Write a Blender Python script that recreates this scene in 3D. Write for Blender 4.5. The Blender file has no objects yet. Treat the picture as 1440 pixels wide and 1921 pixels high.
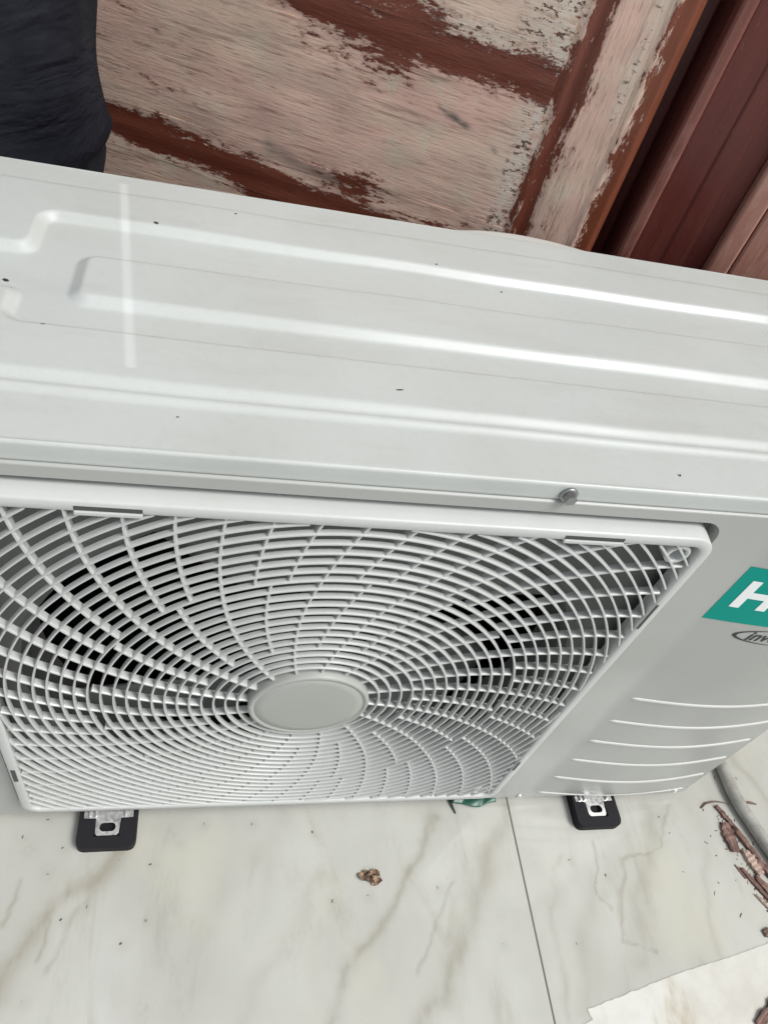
import bpy, bmesh, math, random
import numpy as np
from mathutils import Vector, Matrix, geometry, noise
random.seed(7)
S = bpy.context.scene
COL = S.collection
MM = 0.001

# ------------------------------------------------------------------ camera
cam_d = bpy.data.cameras.new('camera'); cam = bpy.data.objects.new('camera', cam_d); COL.objects.link(cam)
R = ((0.96916979, -0.0625293, -0.23828725), (-0.1096752, 0.75659637, -0.64461871), (0.22059483, 0.65088556, 0.72641993))
M = Matrix(R).to_4x4(); M.translation = Vector((-0.0866, -0.2669, 0.5095))
cam.matrix_world = M
cam_d.sensor_fit = 'VERTICAL'; cam_d.sensor_height = 24; cam_d.lens = 1384.3 / 1921 * 24
cam_d.clip_start = 0.02; cam_d.clip_end = 200
S.camera = cam

# ------------------------------------------------------------------ world, sun, exposure
W = bpy.data.worlds.new('World'); S.world = W; W.use_nodes = True
wn = W.node_tree; wn.nodes.clear()
sky = wn.nodes.new('ShaderNodeTexSky'); sky.sky_type = 'NISHITA'; sky.sun_disc = False
SUN_EL, SUN_AZ = math.radians(56), math.radians(126)      # azimuth: clockwise from +Y
sky.sun_elevation = SUN_EL; sky.sun_rotation = SUN_AZ
sky.air_density = 1.0; sky.dust_density = 3.0; sky.ozone_density = 1.0
hs = wn.nodes.new('ShaderNodeHueSaturation'); hs.inputs['Saturation'].default_value = 0.30
bg = wn.nodes.new('ShaderNodeBackground'); bg.inputs['Strength'].default_value = 0.11
wo = wn.nodes.new('ShaderNodeOutputWorld')
wn.links.new(sky.outputs[0], hs.inputs['Color']); wn.links.new(hs.outputs[0], bg.inputs['Color']); wn.links.new(bg.outputs[0], wo.inputs['Surface'])
sd = bpy.data.lights.new('sun', 'SUN'); sd.energy = 1.5; sd.angle = math.radians(22); sd.color = (1.0, 0.99, 0.97)
sun = bpy.data.objects.new('sun', sd); COL.objects.link(sun)
sdir = Vector((math.sin(SUN_AZ) * math.cos(SUN_EL), math.cos(SUN_AZ) * math.cos(SUN_EL), math.sin(SUN_EL)))
sun.rotation_euler = sdir.to_track_quat('Z', 'Y').to_euler(); sun.location = (0, -1, 3)
S.view_settings.view_transform = 'Standard'; S.view_settings.look = 'None'
S.view_settings.exposure = 0.69; S.view_settings.gamma = 1.0; S.view_settings.use_curve_mapping = False
S.render.engine = 'CYCLES'

# ------------------------------------------------------------------ node helpers
class NT:
    def __init__(s, name, rough=0.5, metal=0.0, color=(.8, .8, .8), spec=0.5):
        s.m = bpy.data.materials.new(name); s.m.use_nodes = True; s.t = s.m.node_tree
        s.b = s.t.nodes['Principled BSDF']; s.set('Roughness', rough); s.set('Metallic', metal)
        s.b.inputs['Base Color'].default_value = (*color, 1); s.set('Specular IOR Level', spec)
        s.tc = s.n('ShaderNodeTexCoord').outputs['Object']
    def n(s, t, **k):
        x = s.t.nodes.new(t)
        for a, b in k.items(): setattr(x, a, b)
        return x
    def put(s, sock, v):
        if isinstance(v, bpy.types.NodeSocket): s.t.links.new(v, sock)
        elif isinstance(v, (tuple, list)) and len(v) == 3 and sock.type == 'RGBA': sock.default_value = (*v, 1)
        else: sock.default_value = v
    def set(s, k, v): s.put(s.b.inputs[k], v)
    def math(s, op, a, b=0.0, c=None, clamp=False):
        x = s.n('ShaderNodeMath', operation=op); x.use_clamp = clamp
        s.put(x.inputs[0], a); s.put(x.inputs[1], b)
        if c is not None: s.put(x.inputs[2], c)
        return x.outputs[0]
    def noise(s, scale, detail=3, rough=.5, st=(1, 1, 1), vec=None, dist=0.0, loc=(0, 0, 0), rot=(0, 0, 0)):
        mp = s.n('ShaderNodeMapping'); s.put(mp.inputs['Vector'], vec or s.tc); mp.inputs['Scale'].default_value = st
        mp.inputs['Location'].default_value = loc; mp.inputs['Rotation'].default_value = rot
        x = s.n('ShaderNodeTexNoise'); s.put(x.inputs['Vector'], mp.outputs[0]); x.inputs['Scale'].default_value = scale
        x.inputs['Detail'].default_value = detail; x.inputs['Roughness'].default_value = rough; x.inputs['Distortion'].default_value = dist
        return x.outputs['Fac']
    def ramp(s, v, lo, hi, a=0.0, b=1.0):
        x = s.n('ShaderNodeMapRange'); x.interpolation_type = 'SMOOTHSTEP'
        s.put(x.inputs[0], v); s.put(x.inputs[1], lo); s.put(x.inputs[2], hi); s.put(x.inputs[3], a); s.put(x.inputs[4], b)
        return x.outputs[0]
    def mix(s, f, a, b, mode='MIX'):
        x = s.n('ShaderNodeMix', data_type='RGBA', blend_type=mode)
        s.put(x.inputs[0], f); s.put(x.inputs[6], a); s.put(x.inputs[7], b); return x.outputs[2]
    def attr(s, name): return s.n('ShaderNodeAttribute', attribute_name=name).outputs['Fac']
    def xyz(s):
        x = s.n('ShaderNodeSeparateXYZ'); s.put(x.inputs[0], s.tc); return x.outputs
    def bump(s, h, dist=.001, strength=.5, normal=None):
        x = s.n('ShaderNodeBump'); s.put(x.inputs['Height'], h); x.inputs['Distance'].default_value = dist; x.inputs['Strength'].default_value = strength
        if normal: s.put(x.inputs['Normal'], normal)
        s.set('Normal', x.outputs[0]); return x.outputs[0]

def paint_mat(name, col, rough, dirt=.06, orange=.25):
    t = NT(name, rough, 0, col)
    big = t.noise(9, 2, .5); sm = t.noise(160, 3, .6)
    f = t.math('ADD', t.ramp(big, .35, .75), t.math('MULTIPLY', t.ramp(sm, .45, .8), .5))
    dirtc = tuple(c * k for c, k in zip(col, (.72, .70, .64)))
    t.set('Base Color', t.mix(t.math('MULTIPLY', f, dirt * 2.2, clamp=True), col, dirtc))
    t.set('Roughness', t.ramp(big, .3, .7, rough - .05, rough + .1))
    t.bump(t.noise(700, 2, .5), .0001, orange)
    return t

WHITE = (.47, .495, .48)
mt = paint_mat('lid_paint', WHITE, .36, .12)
f1 = t_old = None
_streak = mt.attr('pale_streak'); _sp = mt.attr('speck')
_src = mt.b.inputs['Base Color'].links[0].from_socket
_fine = mt.noise(26, 5, .72, (.35, 1.3, 1)); _src = mt.mix(mt.math('MULTIPLY', mt.ramp(_fine, .48, .72), .28), _src, (.37, .38, .355)); _dust = mt.noise(1300, 2, .6); _src = mt.mix(mt.math('MULTIPLY', mt.ramp(_dust, .62, .72), .25), _src, (.27, .26, .23))
c1 = mt.mix(mt.math('MULTIPLY', _streak, .5), _src, (.62, .64, .63))
spn = mt.ramp(mt.math('ADD', _sp, mt.math('MULTIPLY', mt.noise(900, 2), .5)), .55, .75)
mt.set('Base Color', mt.mix(spn, c1, (.05, .045, .03)))
M_LID = mt.m
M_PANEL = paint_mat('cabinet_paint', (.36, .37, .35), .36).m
M_PLAST = paint_mat('guard_plastic', (.50, .515, .50), .36, .09).m
M_HUB = paint_mat('hub_plastic', (.35, .36, .335), .42, .05).m
M_RIB = paint_mat('rib_paint', (.50, .505, .48), .45, .02).m
M_GAP = NT('slot_shade', .8, 0, (.06, .065, .06)).m
M_TEAL = NT('teal_print', .5, 0, (.0, .27, .215), .12).m
M_TEXTW = NT('white_print', .4, 0, (.80, .84, .83)).m
M_TEXTB = NT('black_print', .45, 0, (.015, .017, .018)).m
M_SHROUD = NT('shroud_grey', .6, 0, (.13, .135, .13)).m
M_FAN = NT('fan_plastic', .6, 0, (.012, .012, .012)).m
tc_ = NT('coil_fins', .8, 0, (.006, .006, .006)); M_COIL = tc_.m
t = NT('zinc_steel', .32, .85, (.72, .72, .71)); t.set('Roughness', t.ramp(t.noise(300, 3), .3, .7, .25, .5)); M_ZINC = t.m
t = NT('black_rubber', .7, 0, (.009, .008, .011), .3); t.bump(t.noise(500, 3), .0003, .4); M_RUB = t.m

# ------------------------------------------------------------------ mesh helpers
def tag(o, label=None, cat=None, group=None, kind=None):
    for k, v in (('label', label), ('category', cat), ('group', group), ('kind', kind)):
        if v: o[k] = v
    return o
def empty(name, loc=(0, 0, 0), rot=(0, 0, 0)):
    o = bpy.data.objects.new(name, None); COL.objects.link(o); o.location = loc; o.rotation_euler = rot; o.empty_display_size = .02
    return o
def link(name, me, mat, parent=None, smooth=True):
    o = bpy.data.objects.new(name, me); COL.objects.link(o)
    for m_ in (mat if isinstance(mat, list) else [mat]): me.materials.append(m_)
    if smooth: me.polygons.foreach_set('use_smooth', [True] * len(me.polygons))
    if parent:
        o.parent = parent
    return o
def from_py(name, v, f, mat, parent=None, smooth=True):
    me = bpy.data.meshes.new(name); me.from_pydata([tuple(p) for p in v], [], [tuple(x) for x in f]); me.update()
    return link(name, me, mat, parent, smooth)
def from_bm(name, bm, mat, parent=None, smooth=False, normals=True):
    if normals: bmesh.ops.recalc_face_normals(bm, faces=bm.faces[:])
    me = bpy.data.meshes.new(name); bm.to_mesh(me); bm.free()
    return link(name, me, mat, parent, smooth)
def sharp(o, deg=35):
    me = o.data
    me.set_sharp_from_angle(angle=math.radians(deg))
def gridmesh(name, P, mat, parent=None, attrs=None, closed=False):
    """P: array (n,m,3) in metres"""
    n, m, _ = P.shape
    idx = np.arange(n * m).reshape(n, m)
    a = idx[:-1, :-1].ravel(); b = idx[1:, :-1].ravel(); c = idx[1:, 1:].ravel(); d = idx[:-1, 1:].ravel()
    F = np.stack([a, b, c, d], 1)
    me = bpy.data.meshes.new(name)
    me.vertices.add(n * m); me.vertices.foreach_set('co', P.reshape(-1).astype(np.float32))
    me.loops.add(F.size); me.loops.foreach_set('vertex_index', F.ravel().astype(np.int32))
    me.polygons.add(len(F)); me.polygons.foreach_set('loop_start', np.arange(0, F.size, 4, dtype=np.int32)); me.polygons.foreach_set('loop_total', np.full(len(F), 4, dtype=np.int32))
    me.update(calc_edges=True)
    for k, v in (attrs or {}).items():
        at = me.attributes.new(k, 'FLOAT', 'POINT'); at.data.foreach_set('value', v.ravel().astype(np.float32))
    return link(name, me, mat, parent)
def box(bm, x0, x1, y0, y1, z0, z1, bev=0):
    r = bmesh.ops.create_cube(bm, size=1)
    vs = r['verts']
    for v in vs:
        v.co = Vector(((x0 + x1) / 2 + v.co.x * (x1 - x0), (y0 + y1) / 2 + v.co.y * (y1 - y0), (z0 + z1) / 2 + v.co.z * (z1 - z0)))
    if bev:
        es = list({e for v in vs for e in v.link_edges})
        bmesh.ops.bevel(bm, geom=es, offset=bev, segments=2, affect='EDGES', profile=.6)
def lathe_y(prof, seg=64, cx=0, cz=0):
    """prof: (r,y) list; axis along Y"""
    v = []; f = []
    for r, y in prof:
        for i in range(seg):
            a = 2 * math.pi * i / seg; v.append((cx + r * math.cos(a), y, cz + r * math.sin(a)))
    n = len(prof)
    for k in range(n - 1):
        for i in range(seg):
            j = (i + 1) % seg; f.append((k * seg + i, k * seg + j, (k + 1) * seg + j, (k + 1) * seg + i))
    f.append(tuple(range((n - 1) * seg, n * seg)))
    return v, f
def sst(x, a, b):
    t = np.clip((x - a) / (b - a), 0, 1); return t * t * (3 - 2 * t)
def lin(x, a, b, w=.14):                 # straight ramp with slightly rounded ends
    t = (x - a) / (b - a); G = lambda u: np.where(u <= 0, 0, np.where(u >= 1, u - .5, .5 * u * u))
    return (G(t + w) - G(t - w)) / (2 * w)
def seg_dist(X, Y, pts):
    d = np.full(X.shape, 1e9)
    for (ax, ay), (bx, by) in zip(pts[:-1], pts[1:]):
        vx, vy = bx - ax, by - ay
        t = np.clip(((X - ax) * vx + (Y - ay) * vy) / (vx * vx + vy * vy + 1e-9), 0, 1)
        d = np.minimum(d, np.hypot(X - ax - t * vx, Y - ay - t * vy))
    return d
def smooth_noise(X, Y, scale, seed):
    rng = np.random.RandomState(seed); out = np.zeros(X.shape)
    for k in range(10):
        a = rng.uniform(0, 2 * np.pi); fr = rng.uniform(.6, 1.7) / scale; out += np.sin((X * np.cos(a) + Y * np.sin(a)) * fr * 2 * np.pi + rng.uniform(0, 6.28))
    return out / 3.2

ZF = -252.0   # floor, mm (unit coordinates; hub centre is the origin)

# ------------------------------------------------------------------ FLOOR
def axis(lo, hi, f0, f1, step, coarse):
    a = list(np.arange(f0, f1 + .01, step)); l = []; x = f0
    while x > lo: x = max(lo, x - coarse); l.append(x)
    h = []; x = a[-1]
    while x < hi: x = min(hi, x + coarse); h.append(x)
    return np.array(l[::-1] + a + h)
fx = axis(-4000, 4000, -290, 680, 2.0, 160); fy = axis(-4000, 2200, -300, 90, 2.0, 160)
X, Y = np.meshgrid(fx, fy, indexing='ij')
wx = X + 3.5 * smooth_noise(X, Y, 60, 1) + .8 * smooth_noise(X, Y, 16, 2); wy = Y + 3.5 * smooth_noise(X, Y, 60, 3) + .8 * smooth_noise(X, Y, 18, 4)
veins = [([(-134, -37), (-160, -57), (-188, -75), (-209, -103), (-225, -129), (-250, -190)], 8, .95), ([(-150, -32), (-134, -37), (-160, -50), (-190, -85), (-200, -120)], 2.0, .9),
 ([(-222, -56), (-232, -91)], 1.6, .8), ([(174, -11), (137, -67), (105, -108), (65, -151), (46, -185), (20, -240)], 4.5, .85), ([(178, -11), (140, -67), (108, -108), (68, -151), (49, -185)], 1.2, .8),
 ([(250, -8), (215, -73), (182, -124), (157, -162), (134, -193), (110, -240)], 8, .8), ([(205, -90), (178, -130), (150, -165)], 2.0, .7), ([(180, -77), (132, -156)], 1.6, .6), ([(240, -30), (225, -60)], 10, .3),
 ([(449, -14), (421, -57), (371, -68), (353, -121), (349, -140), (380, -147)], 2.0, .85), ([(430, -20), (410, -60), (380, -100), (360, -160)], 11, .5), ([(349, -48), (334, -95), (343, -113)], 1.4, .8),
 ([(421, -171), (413, -217), (400, -260)], 7, .7), ([(-155, -55), (-175, -101), (-184, -128)], 3, .6), ([(45, -70), (3, -134), (-33, -179)], 7, .28), ([(-20, -40), (-60, -100), (-90, -180)], 9, .18),
 ([(330, -90), (300, -160), (290, -200)], 10, .35), ([(300, -60), (275, -130), (270, -200)], 3, .4), ([(480, -60), (455, -120), (450, -200)], 4, .35), ([(560, 60), (600, -60)], 5, .5)]
vein = np.zeros(X.shape)
for pts, w, a in veins:
    d = seg_dist(wx, wy, pts); vein = np.maximum(vein, a * (.75 if w > 3 else .75) * np.exp(-(d / (w * 1.1)) ** 1.5 * .9))
specks = [(-209, -4), (-228, -19), (-192, -30), (-89, -29), (-66, -13), (-99, -15), (-113, -48), (-201, -52), (-141, -43), (-164, -81), (-184, -90), (-113, -95), (-132, -112), (-204, -149), (56, -89), (91, -86),
 (297, -11), (434, -24), (311, -64), (348, -81), (296, -141), (339, -98), (556, 17), (219, -136), (333, -187), (482, -193), (162, -83), (-20, -15), (40, -25)]
rs = np.random.RandomState(5); sp = np.zeros(X.shape); halo = np.zeros(X.shape)
for k in range(34): specks.append((rs.uniform(-280, 650), rs.uniform(-290, 60)))
for i, (a, b) in enumerate(specks):
    r = rs.uniform(1.2, 2.0) if i < 29 else rs.uniform(.5, 1.0)
    sp = np.maximum(sp, (1 if i < 29 else .75) * np.exp(-((X - a) ** 2 + (Y - b) ** 2) / (r * r)))
    if i < 29: halo = np.maximum(halo, .35 * np.exp(-((X - a - 2) ** 2 + (Y - b + 2) ** 2) / 30))
for a, b in ((-107, -163), (60, -96), (-201, -50), (-220, -30), (-96, -22)): halo = np.maximum(halo, .6 * np.exp(-((X - a) ** 2 + (Y - b) ** 2) / 70) * (.6 + .4 * smooth_noise(X, Y, 6, 9)))
P = np.stack([X * MM, Y * MM, np.full(X.shape, ZF * MM)], -1)
t = NT('marble_tile', .1, 0, (.5, .5, .5), .3)
vn = t.attr('vein'); fine = t.noise(60, 5, .65, (1, .35, 1), rot=(0, 0, -.5)); cl = t.noise(7, 4, .6, (1, .5, 1), rot=(0, 0, -.5)); cl2 = t.noise(11, 3, .5, loc=(3, 1, 0))
base = t.mix(t.ramp(cl, .35, .7), (.475, .48, .445), (.40, .40, .365))
base = t.mix(t.math('MULTIPLY', t.ramp(cl2, .5, .75), .55), base, (.475, .47, .385))
vm = t.math('MULTIPLY', vn, t.ramp(fine, .25, .7, .45, 1.25), clamp=True)
base = t.mix(vm, base, (.275, .255, .20))
# yellowish wipe marks and dust film
dust = t.noise(90, 5, .7); base = t.mix(t.math('MULTIPLY', t.ramp(dust, .5, .8), .22), base, (.38, .37, .31))
smr = t.noise(16, 6, .75, (1, .3, 1), rot=(0, 0, -.55), loc=(1, 4, 0), dist=.6); base = t.mix(t.math('MULTIPLY', t.ramp(smr, .52, .72), .42), base, (.30, .285, .235))
base = t.mix(t.attr('halo'), base, (.34, .335, .29))
spk = t.ramp(t.math('ADD', t.attr('speck'), t.math('MULTIPLY', t.noise(500, 2), .35)), .55, .8)
base = t.mix(spk, base, (.07, .07, .06))
xo, yo, _ = t.xyz()
def joint(c, off):
    m = t.math('PINGPONG', t.math('ADD', c, off), .3)   # 600 mm tiles
    return m
jx = joint(xo, .6 * 5 - .2553); jy = joint(yo, .6 * 8 - .33)
jm = t.math('MAXIMUM', t.ramp(jx, .0006, .0013, 1, 0), t.ramp(jy, .0006, .0013, 1, 0))
base = t.mix(jm, base, (.11, .105, .085)); t.set('Base Color', base)
t.set('Roughness', t.math('ADD', t.ramp(t.noise(25, 4, .7), .3, .75, .06, .13), t.math('ADD', t.math('MULTIPLY', spk, .5), t.math('MULTIPLY', jm, .5))))
t.bump(t.math('SUBTRACT', t.math('MULTIPLY', t.noise(6, 2), .4), t.math('MULTIPLY', jm, 1.0)), .0008, .3)
fl = gridmesh('floor', P, t.m, attrs={'vein': vein, 'speck': sp * .88, 'halo': halo}); tag(fl, kind='structure')

# ------------------------------------------------------------------ DOOR (plane turned 20 degrees)
PH = math.radians(-20); Dv = Vector((math.cos(PH), math.sin(PH), 0)); P0 = Vector((.35, .37, 0)); Tv = Vector((math.sin(PH), -math.cos(PH), 0))  # Tv: towards the room/camera
door_rot = Matrix((( Dv.x, -Tv.x, 0), (Dv.y, -Tv.y, 0), (0, 0, 1))).to_euler()
# local axes: X along the door, Y into the wall (= -Tv), Z up
def wood_mat(name, vertical):
    t = NT(name, .6, 0)
    st = (1, 1, .10) if vertical else (.10, 1, 1)
    st2 = (1, 1, .3) if vertical else (.3, 1, 1)
    g = t.noise(420, 4, .7, st); g2 = t.noise(95, 4, .65, st, dist=.4); tone = t.noise(14, 4, .6, st2); g3 = t.noise(170, 3, .8, (.05, 1, 1) if not vertical else (1, 1, .05))
    wood = t.mix(t.ramp(tone, .33, .66), (.70, .535, .42), (.72, .475, .39))
    wood = t.mix(t.ramp(t.noise(22, 3, .6, loc=(2, 0, 5)), .5, .72), wood, (.68, .57, .44))
    wood = t.mix(t.math('MULTIPLY', t.ramp(g, .52, .74), .55), wood, (.17, .115, .085))
    wood = t.mix(t.math('MULTIPLY', t.ramp(g2, .5, .8), .5), wood, (.235, .175, .13))
    wood = t.mix(t.math('MULTIPLY', t.ramp(g3, .56, .66), .5), wood, (.20, .12, .085))
    wood = t.mix(t.math('MULTIPLY', t.ramp(t.noise(55, 5, .75), .55, .7), .32), wood, (.48, .26, .19))
    # whiter, pitted old filler beside the mouldings
    fk = t.attr('flake'); fl_ = t.math('MULTIPLY', fk, t.ramp(t.noise(120, 3, .7), .35, .55), clamp=True)
    wood = t.mix(fl_, wood, (.66, .59, .50))
    pit = t.math('MULTIPLY', t.math('GREATER_THAN', t.noise(210, 4, .75, (.5, 1, 1)), .575), t.ramp(fk, .25, .6))
    wood = t.mix(pit, wood, (.13, .075, .05))
    wood = t.mix(t.math('MULTIPLY', t.attr('smudge'), t.ramp(t.noise(60, 4, .7, st2), .3, .7, .5, 1), clamp=True), wood, (.13, .115, .10))
    # remaining red paint: field in mm plus ragged noise
    p = t.attr('paint')
    n1 = t.math('MULTIPLY', t.math('SUBTRACT', t.noise(45, 5, .76, st2), .5), 54)
    n2 = t.math('MULTIPLY', t.math('SUBTRACT', t.noise(200, 5, .8, st2), .5), 50)
    n3 = t.math('MULTIPLY', t.math('SUBTRACT', t.noise(900, 2, .7), .5), 5)
    val = t.math('ADD', t.math('ADD', p, n1), t.math('ADD', n2, n3))
    mask = t.ramp(val, -.6, 1.4)
    halo_ = t.ramp(val, -9, 1, 0, .45)
    red = t.mix(t.ramp(t.noise(70, 5, .7, st), .3, .7), (.135, .033, .018), (.19, .056, .032))
    red = t.mix(t.math('MULTIPLY', t.ramp(t.noise(300, 3, .7, st), .55, .75), .5), red, (.09, .022, .016))
    red = t.mix(t.math('MULTIPLY', t.ramp(t.xyz()[0], -.105, -.085), .3 if vertical else 0.0), red, (.26, .075, .025))
    wood2 = t.mix(halo_, wood, (.33, .15, .11))
    t.set('Base Color', t.mix(mask, wood2, red))
    t.set('Roughness', t.ramp(mask, 0, 1, .75, .42))
    t.bump(t.math('ADD', t.math('MULTIPLY', mask, .8), t.math('ADD', t.math('MULTIPLY', g, -.7), t.math('MULTIPLY', pit, -1.0))), .0010, .8)
    return t.m
M_WH = wood_mat('peeled_wood_across', False); M_WV = wood_mat('peeled_wood_upright', True)
def paint_field(s, z):
    p = np.full(s.shape, -60.0)
    m = np.maximum
    # lower moulding: upper edge 172 falling to 150, lower edge 140 falling
    up = np.interp(s, [-620, -560, -430, -290, -200, -160], [170, 171, 163, 152, 140, 130]); lo = np.interp(s, [-620, -500, -400, -290, -160], [140, 134, 112, 90, 60])
    p = m(p, np.minimum(up - z, z - lo))
    p = m(p, 7 - np.hypot((s + 330) / 2.2, z - 160) * .6)
    p = m(p, 2 - np.abs(z - (158 - (s + 290) * .05)) * .8 + np.where(s > -300, 0, -20))
    p = m(p, np.where((s > -350) & (s < -175), -5.5 - np.maximum(z - 172 + (s + 300) * .03, 0) * .5, -60))
    p = m(p, np.where(s < -480, -11 + 0 * s, -60))
    # upper moulding
    p = m(p, 15 - np.abs(z - 311) * 1.0 + np.where(s < -400, -(-400 - s) * .4, 0) - np.maximum(s + 150, 0) * 1.5)
    p = m(p, np.minimum(12 - np.abs(z - 322) * .4, 9) - np.maximum(np.abs(s + 345) - 55, 0) * .5)
    # between panels and stile
    p = m(p, 10 - np.abs(s + 152) * 1.0)
    # red edge of the stile
    p = m(p, (s + 92) * 1.2)
    p = m(p, -9 - np.abs(s + 130) * .5 + np.where(z < 270, 5, 0))
    return p
def flake_field(s, z):
    f = np.exp(-((s + 172) / 14) ** 2) * (s < -160)
    f = np.maximum(f, .8 * np.exp(-((z - 330) / 14.) ** 2) * (s > -300) * (s < -165)) 
    f = np.maximum(f, .7 * np.exp(-((s + 190) / 30) ** 2) * (z > 320) * (s < -163))
    f = np.maximum(f, .5 * np.exp(-((s + 108) / 7) ** 2) * (z > 300))
    return f
def smudge_field(s, z):
    d = seg_dist(s, z, [(-420, 180), (-385, 172), (-340, 166)]); f = .8 * np.exp(-(d / 7) ** 2)
    for a, b, r in ((-246, 262, 5), (-233, 258, 3.0), (-512, 205, 2.2), (-500, 196, 1.8), (-362, 268, 1.8), (-320, 262, 1.8), (-200, 245, 2.6), (-540, 250, 2.4)):
        f = np.maximum(f, .95 * np.exp(-(((s - a) / 2.0) ** 2 + (z - b + (s - a) * .2) ** 2) / (r * r * .6)))
    d = seg_dist(s, z, [(-262, 266), (-232, 256)]); f = np.maximum(f, np.exp(-(d / 1.6) ** 2))
    return f
door = empty('door', P0 + Vector((0, 0, ZF * MM)), door_rot)
tag(door, 'old wooden panel door with peeling red brown paint behind the cooling unit', 'door')
def dgrid(name, s0, s1, z0, z1, mat, relief, parent):
    sx = np.unique(np.concatenate([np.arange(max(s0, -660), s1, 2.2), [s0, s1]])); zz = np.unique(np.concatenate([np.arange(max(z0, 80), min(z1, 470), 2.2), np.arange(min(z1, 470), z1, 60) if z1 > 470 else [], [z0, z1]]))
    A, B = np.meshgrid(sx, zz, indexing='ij')
    T = relief(A, B)
    Pp = np.stack([A * MM, -T * MM, (B - ZF) * MM], -1)
    # closing returns to the back
    bk = Pp.copy(); 
    Pq = np.concatenate([np.stack([Pp[0, :, 0], np.full(len(zz), .02), Pp[0, :, 2]], -1)[None], Pp, np.stack([Pp[-1, :, 0], np.full(len(zz), .02), Pp[-1, :, 2]], -1)[None]], 0)
    ext = lambda F: np.concatenate([F[:1], F, F[-1:]], 0)
    Pq2 = np.concatenate([np.stack([Pq[:, 0, 0], np.full(len(Pq), .02), Pq[:, 0, 2]], -1)[:, None], Pq, np.stack([Pq[:, -1, 0], np.full(len(Pq), .02), Pq[:, -1, 2]], -1)[:, None]], 1)
    ext2 = lambda F: np.concatenate([F[:, :1], F, F[:, -1:]], 1)
    at = {k: ext2(ext(fn(A, B))) for k, fn in (('paint', paint_field), ('flake', flake_field), ('smudge', smudge_field))}
    o = gridmesh(name, Pq2[:, ::-1], mat, parent, {k: v[:, ::-1] for k, v in at.items()}); sharp(o, 45); return o
def edge_round(d, r, h):           # height h reached r mm inside the edge
    return h * sst(d, 0, r)
def panel_relief(s0, s1, z0, z1):
    return lambda A, B: edge_round(np.minimum(np.minimum(A - s0, s1 - A), np.minimum(B - z0, z1 - B)), 4, .0) - .9 + .35 * smooth_noise(A, B, 60, 31)
dgrid('panel', -860, -166, 176, 299, M_WH, panel_relief(-860, -166, 176, 299), door)
dgrid('panel', -860, -166, 324, 700, M_WH, panel_relief(-860, -166, 324, 700), door)
dgrid('panel', -860, -166, -180, 128, M_WH, panel_relief(-860, -166, -180, 128), door)
dgrid('rail', -860, -166.0, 299.05, 323.95, M_WH, lambda A, B: -.9 + .25 * np.cos((B - 311.5) / 12.2 * np.pi) + 0 * A, door)
dgrid('rail', -860, -166.0, 128.05, 175.95, M_WH, lambda A, B: -.9 + .2 * np.cos((B - 152) / 12 * np.pi) + 0 * A, door)
dgrid('stile', -165.95, -74, -245, 1750, M_WV, lambda A, B: np.where(A < -140, -1.6 + .8 * np.cos((A + 158) / 8 * np.pi), 0) - 6 * sst(A, -82, -74) ** 2 + 1.2 * sst(A, -99, -97) * (1 - sst(A, -93, -91)) + .3 * smooth_noise(A, B, 50, 8), door)
for q in ((.952, 2.0), (.007, .072)):
    bm = bmesh.new(); box(bm, -.86, -.1655, .004, .03, q[0], q[1], .002); from_bm('board', bm, M_WH, door)

def red_mat(name, a, b, chips=0.0):
    t = NT(name, .42, 0)
    g = t.noise(300, 4, .7, (1, 1, .03)); g2 = t.noise(40, 4, .6, (1, 1, .12))
    c = t.mix(t.ramp(g2, .3, .7), a, b); c = t.mix(t.math('MULTIPLY', t.ramp(g, .5, .75), .45), c, tuple(x * .5 for x in a))
    c = t.mix(t.math('MULTIPLY', t.ramp(t.noise(500, 3, .8, (1, 1, .25)), .66 - chips, .72 - chips), .6), c, (.34, .17, .125))
    c = t.mix(t.math('MULTIPLY', t.ramp(t.noise(30, 5, .75, (1, 1, .3)), .5, .62), chips * 6, clamp=True), c, (.46, .27, .21))
    t.set('Base Color', c); t.set('Roughness', t.ramp(g2, .3, .7, .32, .55)); t.bump(t.math('ADD', g, t.noise(60, 3)), .0006, .45); return t.m
M_JAMB = red_mat('jamb_red', (.12, .026, .02), (.15, .038, .028)); M_TRIM = red_mat('trim_red', (.34, .15, .11), (.44, .23, .18), .12); M_BEAD = red_mat('bead_red', (.19, .062, .048), (.22, .085, .065), .03)
frame = empty('door_frame', P0 + Vector((0, 0, ZF * MM)), door_rot)
tag(frame, 'dark red painted wooden door frame beside the peeling door', 'door frame')
def strip(name, prof, mat, z0=0.0, z1=2.05, parent=frame):
    v = []; f = []
    zs = [z0 + (z1 - z0) * k / 10 for k in range(11)]
    for z in zs:
        for s, tt in prof: v.append((s * MM, -tt * MM, z))
    n = len(prof)
    for k in range(10):
        for i in range(n):
            j = (i + 1) % n; f.append((k * n + i, k * n + j, (k + 1) * n + j, (k + 1) * n + i))
    f.append(tuple(range(n))); f.append(tuple(range(10 * n, 11 * n)))
    o = from_py(name, v, f, mat, parent, False)
    b = o.modifiers.new('bevel', 'BEVEL'); b.width = .0012; b.segments = 2; b.limit_method = 'ANGLE'; b.angle_limit = math.radians(35)
    return o
strip('stop', [(-73.5, -62), (-73.5, -58), (-56, -57), (-51, -14), (-45, -9), (-45, -70), (-73.5, -70)], M_JAMB)
strip('bead', [(-49.5, -8.5), (-49, -3), (-46, -1), (-38, -1), (-36, -3), (-36, -20), (-44, -20)], M_BEAD)
strip('jamb', [(-35.5, -9), (-6, -8), (-4, -6.5), (14, -6), (16, -7.5), (36, -8), (36, -60), (-35.5, -60)], M_JAMB)
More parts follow.
